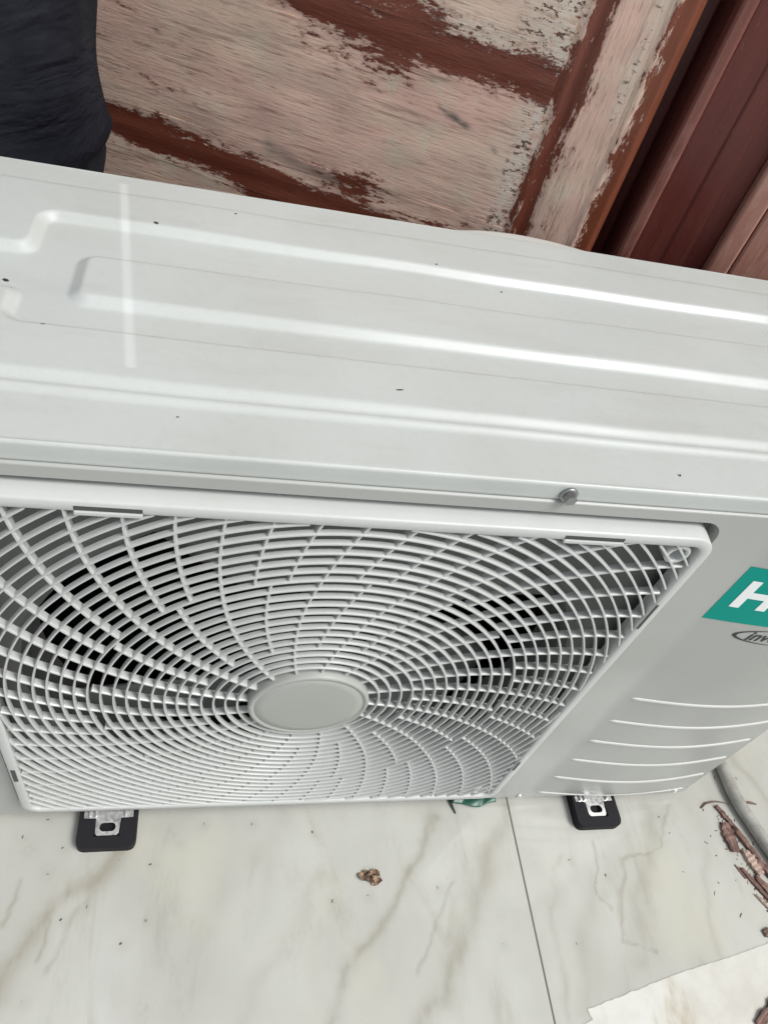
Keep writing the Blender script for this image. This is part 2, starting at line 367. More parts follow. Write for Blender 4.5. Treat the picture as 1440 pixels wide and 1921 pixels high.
strip('architrave', [(36.5, -20), (36.5, 3), (39, 5), (55, 5.5), (57, 4), (57.5, -20)], M_TRIM)
strip('architrave', [(58.2, -20), (58.2, 3), (60, 5), (98, 6), (101, 3), (101, -20)], M_TRIM)
M_WALL = NT('plaster', .8, 0, (.42, .39, .35)); M_WALL.bump(M_WALL.noise(80, 4), .001, .5); M_WALL = M_WALL.m
wall = empty('wall', P0 + Vector((0, 0, ZF * MM)), door_rot); 
tag(wall, 'plain plastered wall around the door frame, behind the unit', 'wall')
for q in ((.1015, 2.6, -.001, .15, 0, 2.9), (-2.2, -.861, -.001, .15, 0, 2.9), (-.8605, .101, .062, .15, 0, 2.055), (-.8605, .101, -.001, .15, 2.06, 2.9)):
    bm = bmesh.new(); box(bm, *q); from_bm('wall_face', bm, M_WALL, wall)


# ------------------------------------------------------------------ OUTDOOR UNIT
XL, XR = -275.0, 473.0; DEP = 262.0; ZB = -238.3
unit = empty('cooling_unit', (0, 0, 0))
tag(unit, 'white outdoor cooling unit with round fan guard standing on the tiled floor', 'cooling unit')

# --- lid: one pressed sheet
def curve_step(x, lo, hi, x0, x1):       # S-curve in plan
    t = sst(x, x0, x1); return lo + (hi - lo) * t
def lid_h(x, y):
    w = 5.5
    def rr_(x0, y0, y1, r):
        cxx = x0 + r - x; cyy = np.maximum(y0 + r - y, y - y1 + r)
        o_ = r - np.hypot(np.maximum(cxx, 0), np.maximum(cyy, 0))
        return np.where((cxx > 0) & (cyy > 0), o_, np.minimum(x - x0, np.minimum(y - y0, y1 - y)))
    a_ = rr_(-196., 88.5, 203., 10.); b_ = np.minimum(y - 121., 162. - y) + 0 * x
    k_ = 9.; hh_ = np.maximum(k_ - np.abs(a_ - b_), 0) / k_
    ins = np.maximum(a_, b_) + hh_ * hh_ * k_ * .25
    ch = -5.0 * lin(ins, -w / 2, w / 2)
    # inner plateau
    x0, y0, y1, r = -166., 115., 163., 9.
    cx = np.maximum(x0 + r - x, 0); cy = np.maximum(np.maximum(y0 + r - y, y - y1 + r), 0)
    cyin = np.maximum(y0 + r - y, y - y1 + r)
    sdn = np.where((cx > 0) & (cy > 0), r - np.hypot(cx, cy), np.minimum(x - x0, np.minimum(y - y0, y1 - y)))
    pl = 4.8 * lin(sdn, -3.4, 3.4)
    h = ch + np.where(ins > -4, pl, 0)
    # front stepped edge
    h = h - 3.2 * (1 - lin(y, 42.5, 48.5)) - 1.6 * (1 - lin(y, 34.5, 38.0)) + .7 * np.exp(-((y - 39.5) / 1.2) ** 2)
    h = h - .7 * sst(y, 239, 242.5)
    h = h + .35 * smooth_noise(x, y, 170, 77)
    return h
lx = np.concatenate([[XL - 1], np.arange(XL, -158, 1.25), np.arange(-158, -120, .6), np.arange(-120, XR + 2, 4.0), [XR + 2]])
ys = np.arange(0, 1.0001, 1 / 216.)
def yb(x):
    u = (x - 148) / 70.0
    return 268.0 + 0 * x
rows = []
LX = lx
def lidrow(yv, zv): rows.append(np.stack([LX, yv * np.ones_like(LX), zv * np.ones_like(LX)], -1))
ZT = 246.6; r0 = 2.2
zf_edge = ZT - 4.6
lidrow(1.6, 229.6); lidrow(0.2, 229.2); lidrow(-.2, 229.8); lidrow(0, 231); 
for z in (233, 236, zf_edge - r0): lidrow(0, z)
for k in range(1, 7):
    a = k / 7 * math.pi / 2; lidrow(r0 - r0 * math.cos(a), zf_edge - r0 + r0 * math.sin(a))
for u in ys:
    yv = r0 + (yb(LX) - 2 * r0) * u
    lidrow(yv, ZT + lid_h(LX, yv))
zbk = ZT - .7
for k in range(1, 7):
    a = k / 7 * math.pi / 2; lidrow(yb(LX) - r0 + r0 * math.sin(a), zbk - r0 + r0 * math.cos(a))
lidrow(yb(LX), zbk - r0); lidrow(yb(LX), 229.)
PL = np.stack(rows, 1)
# end flanges
e0 = PL[0].copy(); e0[:, 2] = 229.; e1 = PL[-1].copy(); e1[:, 2] = 229.
PL = np.concatenate([e0[None], PL, e1[None]], 0)
Xl, Yl = PL[..., 0], PL[..., 1]
xs_ = -153.5 + (255 - Yl) * .128
pale_streak = np.exp(-((Xl - xs_) / 2.8) ** 4) * (Yl > 56) * (Yl < 256)  # slanted streak along the lid, paler than the paint around it
spk_ = np.zeros(Xl.shape)
for a, b, r in ((-128, 208, 2.2), (-77, 236, 1.4), (66, 208, 1.5), (115, 193, 1.3), (-176, 86, 1.7), (-204, 130, 2.4), (189, 15, 1.6), (-102, 27, 1.3), (-115, 250, 1.0), (20, 62, .9), (90, 150, .8)):
    spk_ = np.maximum(spk_, np.exp(-(((Xl - a) * .8 + (Yl - b) * .3) ** 2 + ((Yl - b) * .9) ** 2) / (r * r * .4)))
lid = gridmesh('lid', PL * MM, M_LID, unit, {'pale_streak': pale_streak, 'speck': spk_})
# denser speck carriers need small flecks: dead insects / grit pressed on the lid
M_GRIT = NT('grit_brown', .7, 0, (.05, .042, .03)).m
for a, b, L, wd, ang in ((66, 208, 1.0, .6, .4), (115, 193, 1.0, .55, 1.2), (-77, 236, 1.0, .55, .1), (189, 15, 1.2, .45, 1.0), (-102, 27, .8, .3, .2)):
    z = ZT + float(lid_h(np.array(float(a)), np.array(float(b)))); bm = bmesh.new()
    bmesh.ops.create_icosphere(bm, subdivisions=2, radius=1.0, matrix=Matrix.Translation(Vector((a, b, z + .2)) * MM) @ Matrix.Rotation(ang, 4, 'Z') @ Matrix.Diagonal((L * MM, wd * MM, .4 * MM, 1)))
    from_bm('grit', bm, M_GRIT, lid, True)

V = []; F = []; n = 48
for i in range(n + 1):
    x = 84 + 130. * i / n; q = 16.5 * math.sin(math.pi * i / n) ** .62 + .3
    for y, z in ((262, 243.4), (266 + q * .75, 243.6), (266 + q - 1.4, 243.0), (266 + q - .3, 241.8), (266 + q, 240), (266 + q, 170), (262, 168)): V.append((x * MM, y * MM, z * MM))
for i in range(n):
    for k in range(6): F.append((i * 7 + k, i * 7 + k + 1, i * 7 + k + 8, i * 7 + k + 7))
from_py('back_cover', V, F, M_RIB, unit)

# --- front panel sheet with opening and swelling right side
OX, OZ, OR = 229.0, 220.0, 15.0
def rrect(hx, hz, r, n=9, cz=0.0):
    out = []
    for cx, cy, a0 in ((hx - r, hz - r, 0), (-hx + r, hz - r, 90), (-hx + r, -hz + r, 180), (hx - r, -hz + r, 270)):
        for k in range(n + 1):
            a = math.radians(a0 + 90 * k / n); out.append((cx + r * math.cos(a), cy + r * math.sin(a) + cz))
    return out
def swell(x, z):
    u = (x - 272.) / 196.
    d = 9.0 * math.sin(math.pi * u) if 0 < u < 1 else 0.0
    k = max(0, min(1, (z + 236) / 22.)); k2 = max(0, min(1, (228 - z) / 40.)); k = k * k * (3 - 2 * k); k2 = k2 * k2 * (3 - 2 * k2)
    return d * k * k2
YF = -1.8
def fy_(x, z):
    y = YF - swell(x, z)
    if x > XR - 9: q = x - (XR - 9); y += 9 - math.sqrt(max(0, 81 - q * q))
    if x < XL + 9: q = (XL + 9) - x; y += 9 - math.sqrt(max(0, 81 - q * q))
    if z > 227.9: y += (z - 227.9) ** 2 * 1.3
    return y
pts = []; edges = []
lp = rrect(OX, OZ, OR); n0 = len(lp)
pts += lp; edges += [(i, (i + 1) % n0) for i in range(n0)]
zt, zb = 229.0, ZB
gx = [XL, XL + .8, XL + 2.5, XL + 5, XL + 9] + list(np.arange(-258, 231, 12.0)) + list(np.arange(236, 463, 5.0)) + [464, 466, 468, 469.5, 471, 472, 472.6, 473]
gz = [zb, zb + 2, zb + 5] + list(np.arange(-228, 221, 7.0)) + [223, 225.5, 227.4, 227.9, 228.3, 228.7, 229]
for x in gx:
    for z in gz:
        if abs(x) < OX + 3 and abs(z) < OZ + 2.0: continue
        pts.append((x, z))
vv, ee, ff, *_ = geometry.delaunay_2d_cdt([Vector(p) for p in pts], edges, [], 0, 1e-5)
V = [(v.x * MM, fy_(v.x, v.y) * MM, v.y * MM) for v in vv]; F = []
for f in ff:
    c = sum((vv[i] for i in f), Vector((0, 0))) / len(f)
    qx, qz = abs(c.x) - (OX - OR), abs(c.y) - (OZ - OR)
    inside = abs(c.x) < OX and abs(c.y) < OZ and not (qx > 0 and qz > 0 and math.hypot(qx, qz) > OR)
    if not inside: F.append(list(f))
# opening return
b0 = len(V); l0 = [(x * MM, YF * MM, z * MM) for x, z in rrect(OX, OZ, OR)]; l1 = [(x * MM, 7 * MM, z * MM) for x, z in rrect(OX - 1, OZ - 1, OR - 1)]
V += l0 + l1
for i in range(n0): j = (i + 1) % n0; F.append([b0 + i, b0 + j, b0 + n0 + j, b0 + n0 + i])
# top ledge and bottom hem
for zz, zi, yy in ((zt, 0, 6), (zb, 0, 12)):
    pr = None
    for x in gx:
        a = len(V); V += [(x * MM, fy_(x, zz) * MM, zz * MM), (x * MM, (yy + 6) * MM, (zz + .2) * MM)]
        if pr is not None: F.append([pr, a, a + 1, pr + 1])
        pr = a
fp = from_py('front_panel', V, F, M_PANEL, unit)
bm = bmesh.new(); bm.from_mesh(fp.data); bmesh.ops.recalc_face_normals(bm, faces=bm.faces[:]); bm.to_mesh(fp.data); bm.free(); sharp(fp, 40)

# ribs
def rib(z, x0=279., x1=458.):
    v = []; f = []; n = 60; m = 8; hw = 2.1; hh = 1.5
    for i in range(n + 1):
        x = x0 + (x1 - x0) * i / n; e = min(1, math.sqrt(max(0, 1 - max(0, 1 - min(x - x0, x1 - x) / 3.0) ** 2)) + .02)
        for k in range(m + 1):
            a = math.pi * k / m; zz = z + hw * e * math.cos(a)
            v.append((x * MM, (fy_(x, zz) - hh * e * math.sin(a) + .15) * MM, zz * MM))
    for i in range(n):
        for k in range(m): a = i * (m + 1) + k; f.append((a, a + 1, a + m + 2, a + m + 1))
    return from_py('rib', v, f, M_RIB, fp)
for z in (-7.6, -50.4, -92.6, -135.6, -179.5, -222.5): rib(z)

# logo plate, letters, oval badge
def on_panel(pts2, faces, name, mat, off, parent):
    v = [(x * MM, (fy_(x, z) - off) * MM, z * MM) for x, z in pts2]
    return from_py(name, v, faces, mat, parent, False)
def grid2(x0, x1, z0, z1, nx, nz, slant=0):
    p = [(x0 + (x1 - x0) * i / nx + slant * j / nz, z0 + (z1 - z0) * j / nz) for i in range(nx + 1) for j in range(nz + 1)]
    f = [(i * (nz + 1) + j, (i + 1) * (nz + 1) + j, (i + 1) * (nz + 1) + j + 1, i * (nz + 1) + j + 1) for i in range(nx) for j in range(nz)]
    return p, f
LZ0, LZ1 = 117.5, 180
p, f = grid2(272.6, 430, LZ0, LZ1, 60, 14, 0)
logo = on_panel(p, f, 'logo_plate', M_TEAL, .25, fp)
def text_pts(body, size, shear=0, bold=0.0, sx=1.0):
    c = bpy.data.curves.new('t', 'FONT'); c.body = body; c.size = size; c.shear = shear; c.offset = bold; c.resolution_u = 6; c.fill_mode = 'FRONT'
    o = bpy.data.objects.new('t', c); COL.objects.link(o); dg = bpy.context.evaluated_depsgraph_get()
    me = bpy.data.meshes.new_from_object(o.evaluated_get(dg)); bpy.data.objects.remove(o)
    bm = bmesh.new(); bm.from_mesh(me); bmesh.ops.triangulate(bm, faces=bm.faces[:])
    bmesh.ops.subdivide_edges(bm, edges=[e for e in bm.edges if e.calc_length() > size * .15], cuts=3, use_grid_fill=False); bmesh.ops.triangulate(bm, faces=bm.faces[:])
    P_ = [(v.co.x * sx, v.co.y) for v in bm.verts]; F_ = [[v.index for v in f.verts] for f in bm.faces]; bm.free(); return P_, F_
HH = 31.0; zb_ = 135.3; xb = 283.0
bars = [(0, 7.6, 0, HH), (20.5, 28.1, 0, HH), (7.6, 20.5, 11.7, 18.7)]
P_ = []; F_ = []
for a, b, c, d in bars:
    p, f = grid2(xb + a, xb + b, zb_ + c, zb_ + d, 4, 4); F_ += [tuple(i + len(P_) for i in q) for q in f]; P_ += p
on_panel(P_, F_, 'letter', M_TEXTW, .45, logo)
p, f = text_pts('isense', HH * 1.38, 0, .35, .98)
on_panel([(x + xb + 33.5, z + zb_) for x, z in p], f, 'lettering', M_TEXTW, .45, logo)
# oval
P_ = []; F_ = []; N = 72; ecx, ecz, ea, eb = 352., 103.5, 46., 9.8
for k in range(N + 1):
    a = math.radians(20) + math.radians(320) * k / N
    w = .5 + 2.2 * max(0, -math.cos(a))
    P_ += [(ecx + ea * math.cos(a), ecz + eb * math.sin(a)), (ecx + (ea - w * 1.3) * math.cos(a) , ecz + (eb - w * .55) * math.sin(a))]
    if k: b = 2 * k; F_.append((b - 2, b, b + 1, b - 1))
badge = on_panel(P_, F_, 'badge', M_TEXTB, .3, fp)
p, f = text_pts('inverter', 16.5, .25, .3, .98)
on_panel([(x + 318, z + 98.5) for x, z in p], f, 'lettering', M_TEXTB, .3, badge)

# --- cabinet sides, back, bottom, dark inside
for q in ((XR - 1.4, XR), (XL, XL + 1.4)):
    bm = bmesh.new(); box(bm, q[0], q[1], 8.2, DEP, ZB, 232, 0)
    for v in bm.verts: v.co *= MM
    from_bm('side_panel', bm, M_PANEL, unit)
bm = bmesh.new(); box(bm, XL + 1.6, XR - 1.6, DEP - 2, DEP - .2, ZB + 4, 232, 0)
for v in bm.verts: v.co *= MM
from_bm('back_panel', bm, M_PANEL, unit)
bm = bmesh.new(); box(bm, XL + 1.6, XR - 1.6, 2, DEP - 1, ZB + .6, ZB + 3)
for v in bm.verts: v.co *= MM
from_bm('base_pan', bm, M_PANEL, unit)
bm = bmesh.new(); box(bm, XL + 1.6, XR - 1.6, 215, 240, ZB + 4, 226)
for v in bm.verts: v.co *= MM
from_bm('coil', bm, M_COIL, unit)
for q in ((236, 238, 12, 214, ZB + 4, 226), (XL + 5, XL + 7, 12, 214, ZB + 4, 226), (XL + 8, 235, 12, 214, ZB + 4, ZB + 6), (XL + 8, 235, 12, 214, 226.5, 228)):
    bm = bmesh.new(); box(bm, *q)
    for v in bm.verts: v.co *= MM
    from_bm('inner_lining', bm, M_FAN, unit)
# shroud: plate with round mouth
RH = 207.0
outer = rrect(OX - 1, OZ - 1, OR - 1, 9); NB = 96
circ = [(RH * math.cos(2 * math.pi * k / NB), RH * math.sin(2 * math.pi * k / NB)) for k in range(NB)]
vv, ee, ff, *_ = geometry.delaunay_2d_cdt([Vector(p) for p in outer + circ], [(i, (i + 1) % n0) for i in range(n0)] + [(n0 + i, n0 + (i + 1) % NB) for i in range(NB)], [], 0, 1e-5)
V = [(v.x * MM, 7 * MM, v.y * MM) for v in vv]; F = []
for f in ff:
    c = sum((vv[i] for i in f), Vector((0, 0))) / len(f)
    if c.length > RH * .998 and abs(c.x) < OX and abs(c.y) < OZ: F.append(list(f))
b0 = len(V)
for y, r in ((7, RH), (10, RH - 5), (20, RH - 8), (55, RH - 8)):
    V += [(r * math.cos(2 * math.pi * k / NB) * MM, y * MM, r * math.sin(2 * math.pi * k / NB) * MM) for k in range(NB)]
for q in range(3):
    for k in range(NB): j = (k + 1) % NB; F.append([b0 + q * NB + k, b0 + q * NB + j, b0 + (q + 1) * NB + j, b0 + (q + 1) * NB + k])
from_py('shroud', V, F, M_SHROUD, unit, False)
# fan
fan = empty('fan', (0, .055, 0)); fan.parent = unit
v, f = lathe_y([(.055, .07), (.055, -.01), (.045, -.018), (.02, -.022)], 40); from_py('fan_hub', v, f, M_FAN, fan)
M_BLADE = NT('blade_grey', .5, 0, (.15, .155, .15)).m
for a0, a1 in ((36, 146), (203, 262), (296, 346)):           # unevenly spaced blades, as such fans have
    v = []; f = []; n = 14; m = 18
    for i in range(n + 1):
        r = .05 + (.198 - .05) * i / n
        for j in range(m + 1):
            u = j / m; sw = math.radians(a0 + (a1 - a0) * u - 16 * (i / n) + 10); y = -.026 + .050 * u + .006 * math.sin(math.pi * i / n)
            v.append((r * math.cos(sw), y, r * math.sin(sw)))
    for i in range(n):
        for j in range(m): a = i * (m + 1) + j; f.append((a, a + 1, a + m + 2, a + m + 1))
    o = from_py('blade', v, f, M_BLADE, fan); sm = o.modifiers.new('thick', 'SOLIDIFY'); sm.thickness = .003

# --- fan guard: frame, bars, hub
guard = empty('fan_guard', (0, 0, 0)); guard.parent = unit
GX, GZ, GR = 225., 215.3, 17.
loops = [(0, 0, 6.5), (0, 0, 3), (.3, 0, -4), (.8, 0, -9.4), (1.2, 0, -10.5), (2.0, 0, -11.1), (7.6, 0, -11.2), (8.6, 0, -10.6), (9.0, 0, -9.5), (9.6, 0, -3), (9.6, 0, 0)]
V = []; F = []
for off, _, y in loops:
    top = -1.2 if y > 3 else 0
    for x, z in rrect(GX - off, GZ - off, max(GR - off, 6), 10): V.append((x * MM, y * MM, z * MM))
nl = len(rrect(1, 1, .5, 10))
for q in range(len(loops) - 1):
    for i in range(nl): j = (i + 1) % nl; F.append((q * nl + i, q * nl + j, (q + 1) * nl + j, (q + 1) * nl + i))
gf = from_py('guard_frame', V, F, M_PLAST, guard); sharp(gf, 60)
IX, IZ = GX - 9.2, GZ - 9.2
def inside(x, z, m=0.0):
    ax, az = abs(x), abs(z)
    if ax > IX - m or az > IZ - m: return False
    r = 8.; qx, qz = ax - (IX - r), az - (IZ - r)
    return not (qx > 0 and qz > 0 and math.hypot(qx, qz) > r)
V = []; F = []
# cross-section (offset across, y)
def ribbon(path, tan, hw, yf, yb_, taper=.62):
    """path: list of (x,z); tan: unit tangents"""
    prof = [(-hw, yb_), (-hw * 1.0, yf + 1.0), (-hw * taper, yf), (hw * taper, yf), (hw, yf + 1.0), (hw, yb_)]
    b = len(V); m = len(prof)
    for (x, z), (tx, tz) in zip(path, tan):
        for o_, y in prof: V.append(((x - tz * o_) * MM, y * MM, (z + tx * o_) * MM))
    for i in range(len(path) - 1):
        for k in range(m):
            a = b + i * m + k; c = b + i * m + (k + 1) % m; F.append((a, c, c + m, a + m))
    F.append(tuple(b + k for k in range(m))); F.append(tuple(b + (len(path) - 1) * m + k for k in range(m))[::-1])
PITCH = 8.62; R0 = 46.5
def yfront(r): return -10.6 - 1.6 * max(0, 1 - (r / 215.) ** 2)
k = 0; r = R0 + PITCH * .75
ring_r = []
while r < 305:
    ring_r.append(r); r += PITCH
for r in ring_r:
    n = int(max(120, r * 1.4)); flags = [inside(r * math.cos(2 * math.pi * i / n), r * math.sin(2 * math.pi * i / n)) for i in range(n)]
    def pt(i): a = 2 * math.pi * i / n; return (r * math.cos(a), r * math.sin(a)), (-math.sin(a), math.cos(a))
    yf = yfront(r)
    if all(flags):
        q = [pt(i) for i in range(n + 1)]; ribbon([a for a, _ in q], [b for _, b in q], .82, yf, yf + 3.7)
    else:
        st = next((i for i in range(n) if not flags[i]), 0); run = []
        for i in range(st, st + n + 1):
            if flags[i % n]: run.append(i)
            else:
                if len(run) > 1:
                    q = [pt(i_) for i_ in [run[0] - .6] + run + [run[-1] + .6]]; ribbon([a for a, _ in q], [b for _, b in q], .82, yf, yf + 3.7)
                run = []
def fth(r): return np.interp(r, [40, 80, 115, 155, 190, 220, 300], [0.6, -4.6, -8.8, -14.2, -18.6, -22.4, -33.5])
TH0 = 109.5; NS = 16; STEP = 360. / NS
def spoke(th, ra, rb, hw=1.05):
    pr = []; rr = np.arange(ra, rb + .1, 3.0)
    P1 = []
    for r_ in rr:
        a = math.radians(th + fth(r_)); x, z = r_ * math.cos(a), r_ * math.sin(a)
        if not inside(x, z, -1.0): break
        P1.append((x, z))
    if len(P1) < 3: return
    T = []
    for i in range(len(P1)):
        a, b = P1[max(0, i - 1)], P1[min(len(P1) - 1, i + 1)]; d = math.hypot(b[0] - a[0], b[1] - a[1]); T.append(((b[0] - a[0]) / d, (b[1] - a[1]) / d))
    # varying front height
    prof_n = 6; b = len(V)
    for (x, z), (tx, tz) in zip(P1, T):
        yf = yfront(math.hypot(x, z)) + .8; yb_ = yf + 5.2
        for o_, y in [(-hw, yb_), (-hw, yf + .9), (-hw * .6, yf), (hw * .6, yf), (hw, yf + .9), (hw, yb_)]: V.append(((x - tz * o_) * MM, y * MM, (z + tx * o_) * MM))
    for i in range(len(P1) - 1):
        for k_ in range(prof_n): a = b + i * prof_n + k_; c = b + i * prof_n + (k_ + 1) % prof_n; F.append((a, c, c + prof_n, a + prof_n))
    F.append(tuple(b + k_ for k_ in range(prof_n))); F.append(tuple(b + (len(P1) - 1) * prof_n + k_ for k_ in range(prof_n))[::-1])
rm = ring_r[3]; ro = ring_r[12]
for s_ in range(NS):
    th = TH0 + s_ * STEP
    spoke(th, 42, 310)
    spoke(th + STEP / 2, rm, ro)
    spoke(th + STEP / 3, ro, 310); spoke(th + STEP * 2 / 3, ro, 310)
gb = from_py('guard_bars', V, F, M_PLAST, guard, False)
v, f = lathe_y([(.0455, -.005), (.0452, -.0135), (.0446, -.0146), (.0434, -.0152), (.0420, -.0150), (.0412, -.0141), (.0404, -.0141), (.0398, -.0146), (.034, -.0150), (.02, -.0153), (.006, -.0154)], 96)
hub = from_py('hub_cap', v, f, M_HUB, guard); sharp(hub, 50)
for cx, cz in ((204, 196), (-204, 196), (204, -196), (-204, -196)):
    v, f = lathe_y([(.0085, .004), (.0085, -.0085), (.0078, -.0092), (.0062, -.0092), (.0055, -.0085), (.0052, .002), (.002, .002)], 28, cx * MM, cz * MM)
    # closing face of a recess
    from_py('screw_boss', v, f, M_PLAST, guard)
for (x0, x1), (z0, z1) in (((-149, -116), (208.0, 211.0)), ((120, 159), (208.0, 211.0)), ((-222.0, -218.5), (-140, -117)), ((217.0, 219.0), (114, 144)), ((217.0, 219.0), (-140, -121))):
    bm = bmesh.new(); box(bm, x0, x1, -11.35, -9.0, z0, z1)
    for v in bm.verts: v.co *= MM
    from_bm('clip_slot_shade', bm, M_GAP, guard)
for (x0, x1) in ((-149, -116), (120, 159)):
    bm = bmesh.new(); box(bm, x0, x1, -12.4, -9.0, 205.2, 207.8, .5)
    for v in bm.verts: v.co *= MM
    from_bm('clip', bm, M_PLAST, guard)

# --- screw on the lid flange
M_SCREW = NT('screw_steel', .35, .9, (.30, .31, .31)).m
sc = empty('screw', (.1144, -.0002, .2342)); sc.parent = unit
v, f = lathe_y([(.0054, 0), (.0054, -.0011), (.0049, -.0016), (.003, -.0016)], 32); from_py('washer', v, f, M_SCREW, sc)
bm = bmesh.new(); bmesh.ops.create_cone(bm, cap_ends=True, segments=6, radius1=.0042, radius2=.0038, depth=.0042, matrix=Matrix.Translation((0, -.0036, 0)) @ Matrix.Rotation(math.radians(90), 4, 'X'))
bmesh.ops.bevel(bm, geom=bm.edges[:], offset=.0003, segments=2, affect='EDGES'); from_bm('hex_head', bm, M_SCREW, sc)
v, f = lathe_y([(.0023, -.006), (.0023, -.0030 - .0034), (.0018, -.0066)], 20)
sc.rotation_euler = (0, math.radians(14), 0)
bm = bmesh.new()
for x in (-.0023, .0023): pass
bm.free()
for x in (262.0, 453.0):
    v, f = lathe_y([(.003, 0), (.003, -.0008), (.0024, -.0016), (.001, -.0018)], 18)
    o = from_py('small_screw', v, f, M_ZINC, unit); o.location = (x * MM, (YF - .1) * MM, (ZB + 5) * MM)

# --- feet
def foot(cx, back=False):
    ft = empty('mounting_foot', (cx * MM, (DEP if back else 0) * MM, ZF * MM)); ft.parent = unit
    if back: ft.rotation_euler = (0, 0, math.pi)
    # rubber boot: U shaped block with a pocket
    out = [(-26, 6), (-26.4, -27), (-25.9, -30), (-24.5, -32.8), (-22.5, -34.3), (-19.5, -35), (19.5, -35), (22.5, -34.3), (24.5, -32.8), (25.9, -30), (26.4, -27), (26, 6), (22.5, 6), (22.3, -8.5), (11.5, -9), (10.9, -24.5), (-10.9, -24.5), (-11.5, -9), (-22.3, -8.5), (-22.5, 6)]
    pip = lambda c, poly: sum(((poly[i][1] > c[1]) != (poly[i - 1][1] > c[1])) and (c[0] < (poly[i - 1][0] - poly[i][0]) * (c[1] - poly[i][1]) / (poly[i - 1][1] - poly[i][1]) + poly[i][0]) for i in range(len(poly))) % 2 == 1
    n = len(out); V = []; F = []
    def shrink(d):
        q = []
        for i in range(n):
            a_, b_, c_ = Vector(out[i - 1]), Vector(out[i]), Vector(out[(i + 1) % n]); e1 = (b_ - a_).normalized(); e2 = (c_ - b_).normalized()
            nn = Vector((-e1.y - e2.y, e1.x + e2.x)); nn = nn / max(.3, nn.length_squared / 2) ; q.append(tuple(b_ + nn * d * .5 * 1.0 * 2 / 2))
        return q
    lv = [(0, 0), (0, 10.2), (.5, 11.4), (1.3, 12.2)]
    for d, z in lv: V += [(x * MM, y * MM, z * MM) for x, y in shrink(d)]
    for q in range(3):
        for i in range(n): j = (i + 1) % n; F.append((q * n + i, q * n + j, (q + 1) * n + j, (q + 1) * n + i))
    top = shrink(1.3); vv, ee, ff, *_ = geometry.delaunay_2d_cdt([Vector(p) for p in top], [(i, (i + 1) % n) for i in range(n)], [], 0, 1e-6)
    b0 = len(V); V += [(v.x * MM, v.y * MM, .0122) for v in vv]
    for f in ff:
        c = sum((vv[i] for i in f), Vector((0, 0))) / len(f)
        if pip(c, top): F.append([b0 + i for i in f])
    r = from_py('rubber_pad', V, F, M_RUB, ft, False)
    bm = bmesh.new(); box(bm, -.0222, .0222, -.030, .007, .0005, .006); from_bm('pad_base', bm, M_RUB, r)
    # steel tongue with slot
    o2 = [(-22.0, 8), (-22.0, -8), (-11.2, -8.4), (-10.4, -22), (-8.5, -24), (8.5, -24), (10.4, -22), (11.2, -8.4), (22.0, -8), (22.0, 8)]
    sl = []
    for k in range(20):
        a = 2 * math.pi * k / 20; sl.append(((3.2 if math.cos(a) > 0 else -3.2) + 4.0 * math.cos(a), -16.5 + 4.0 * math.sin(a)))
    vv, ee, ff, *_ = geometry.delaunay_2d_cdt([Vector(p) for p in o2 + sl], [(i, (i + 1) % len(o2)) for i in range(len(o2))] + [(len(o2) + i, len(o2) + (i + 1) % 20) for i in range(20)], [], 0, 1e-5)
    V = [(v.x * MM, v.y * MM, .0112) for v in vv]; F = []
    for f in ff:
        c = sum((vv[i] for i in f), Vector((0, 0))) / len(f)
        if pip((c.x, c.y), o2) and not pip((c.x, c.y), sl): F.append(list(f))
    o = from_py('steel_tongue', V, F, M_ZINC, ft, False); o.data.flip_normals() if o.data.polygons[0].normal.z < 0 else None
    for x in (-17.5, -12.5, 14.0):
        bm = bmesh.new(); box(bm, x * MM, (x + 2.2) * MM, -.0075, .008, .0115, .0142, .0006); from_bm('steel_ridge', bm, M_ZINC, o)
    return ft
foot(-154); foot(353); foot(-154, True); foot(353, True)

# ------------------------------------------------------------------ small things on the floor
def to_floor(o, x, y, dz=0): o.location = (x * MM, y * MM, (ZF + dz) * MM)
def tube(name, path, r, mat, parent=None, seg=14, rfn=None):
    v = []; f = []; n = len(path); Pth = [Vector(p) for p in path]
    for i, p_ in enumerate(Pth):
        d = (Pth[min(n - 1, i + 1)] - Pth[max(0, i - 1)]).normalized(); s1 = d.cross(Vector((0, 0, 1))); s1 = s1.normalized() if s1.length > 1e-4 else Vector((1, 0, 0)); s2 = s1.cross(d)
        rr = r * (rfn(i / (n - 1)) if rfn else 1)
        for k in range(seg): a = 2 * math.pi * k / seg; v.append(p_ + s1 * rr * math.cos(a) + s2 * rr * math.sin(a))
    for i in range(n - 1):
        for k in range(seg): j = (k + 1) % seg; f.append((i * seg + k, i * seg + j, (i + 1) * seg + j, (i + 1) * seg + k))
    f.append(tuple(range(seg))[::-1]); f.append(tuple(range((n - 1) * seg, n * seg)))
    return from_py(name, v, f, mat, parent)
t = NT('grey_conduit', .45, 0, (.33, .325, .30)); t.set('Base Color', t.mix(t.ramp(t.noise(60, 4, .7), .35, .7), (.36, .355, .33), (.25, .24, .215))); M_PIPE = t.m
cps = [(.515, .20), (.527, .10), (.5365, .03), (.5385, -.01), (.550, -.052), (.5600, -.082), (.575, -.13), (.592, -.19), (.607, -.28)]
path = []
for i in range(len(cps) - 1):
    p_1 = Vector(cps[max(0, i - 1)]); p0_ = Vector(cps[i]); p1_ = Vector(cps[i + 1]); p2_ = Vector(cps[min(len(cps) - 1, i + 2)])
    for k in range(6):
        u = k / 6; q = .5 * ((2 * p0_) + (p1_ - p_1) * u + (2 * p_1 - 5 * p0_ + 4 * p1_ - p2_) * u * u + (3 * p0_ - 3 * p1_ + p2_ - p_1) * u ** 3)
        path.append((q.x, q.y, ZF * MM + .0078))
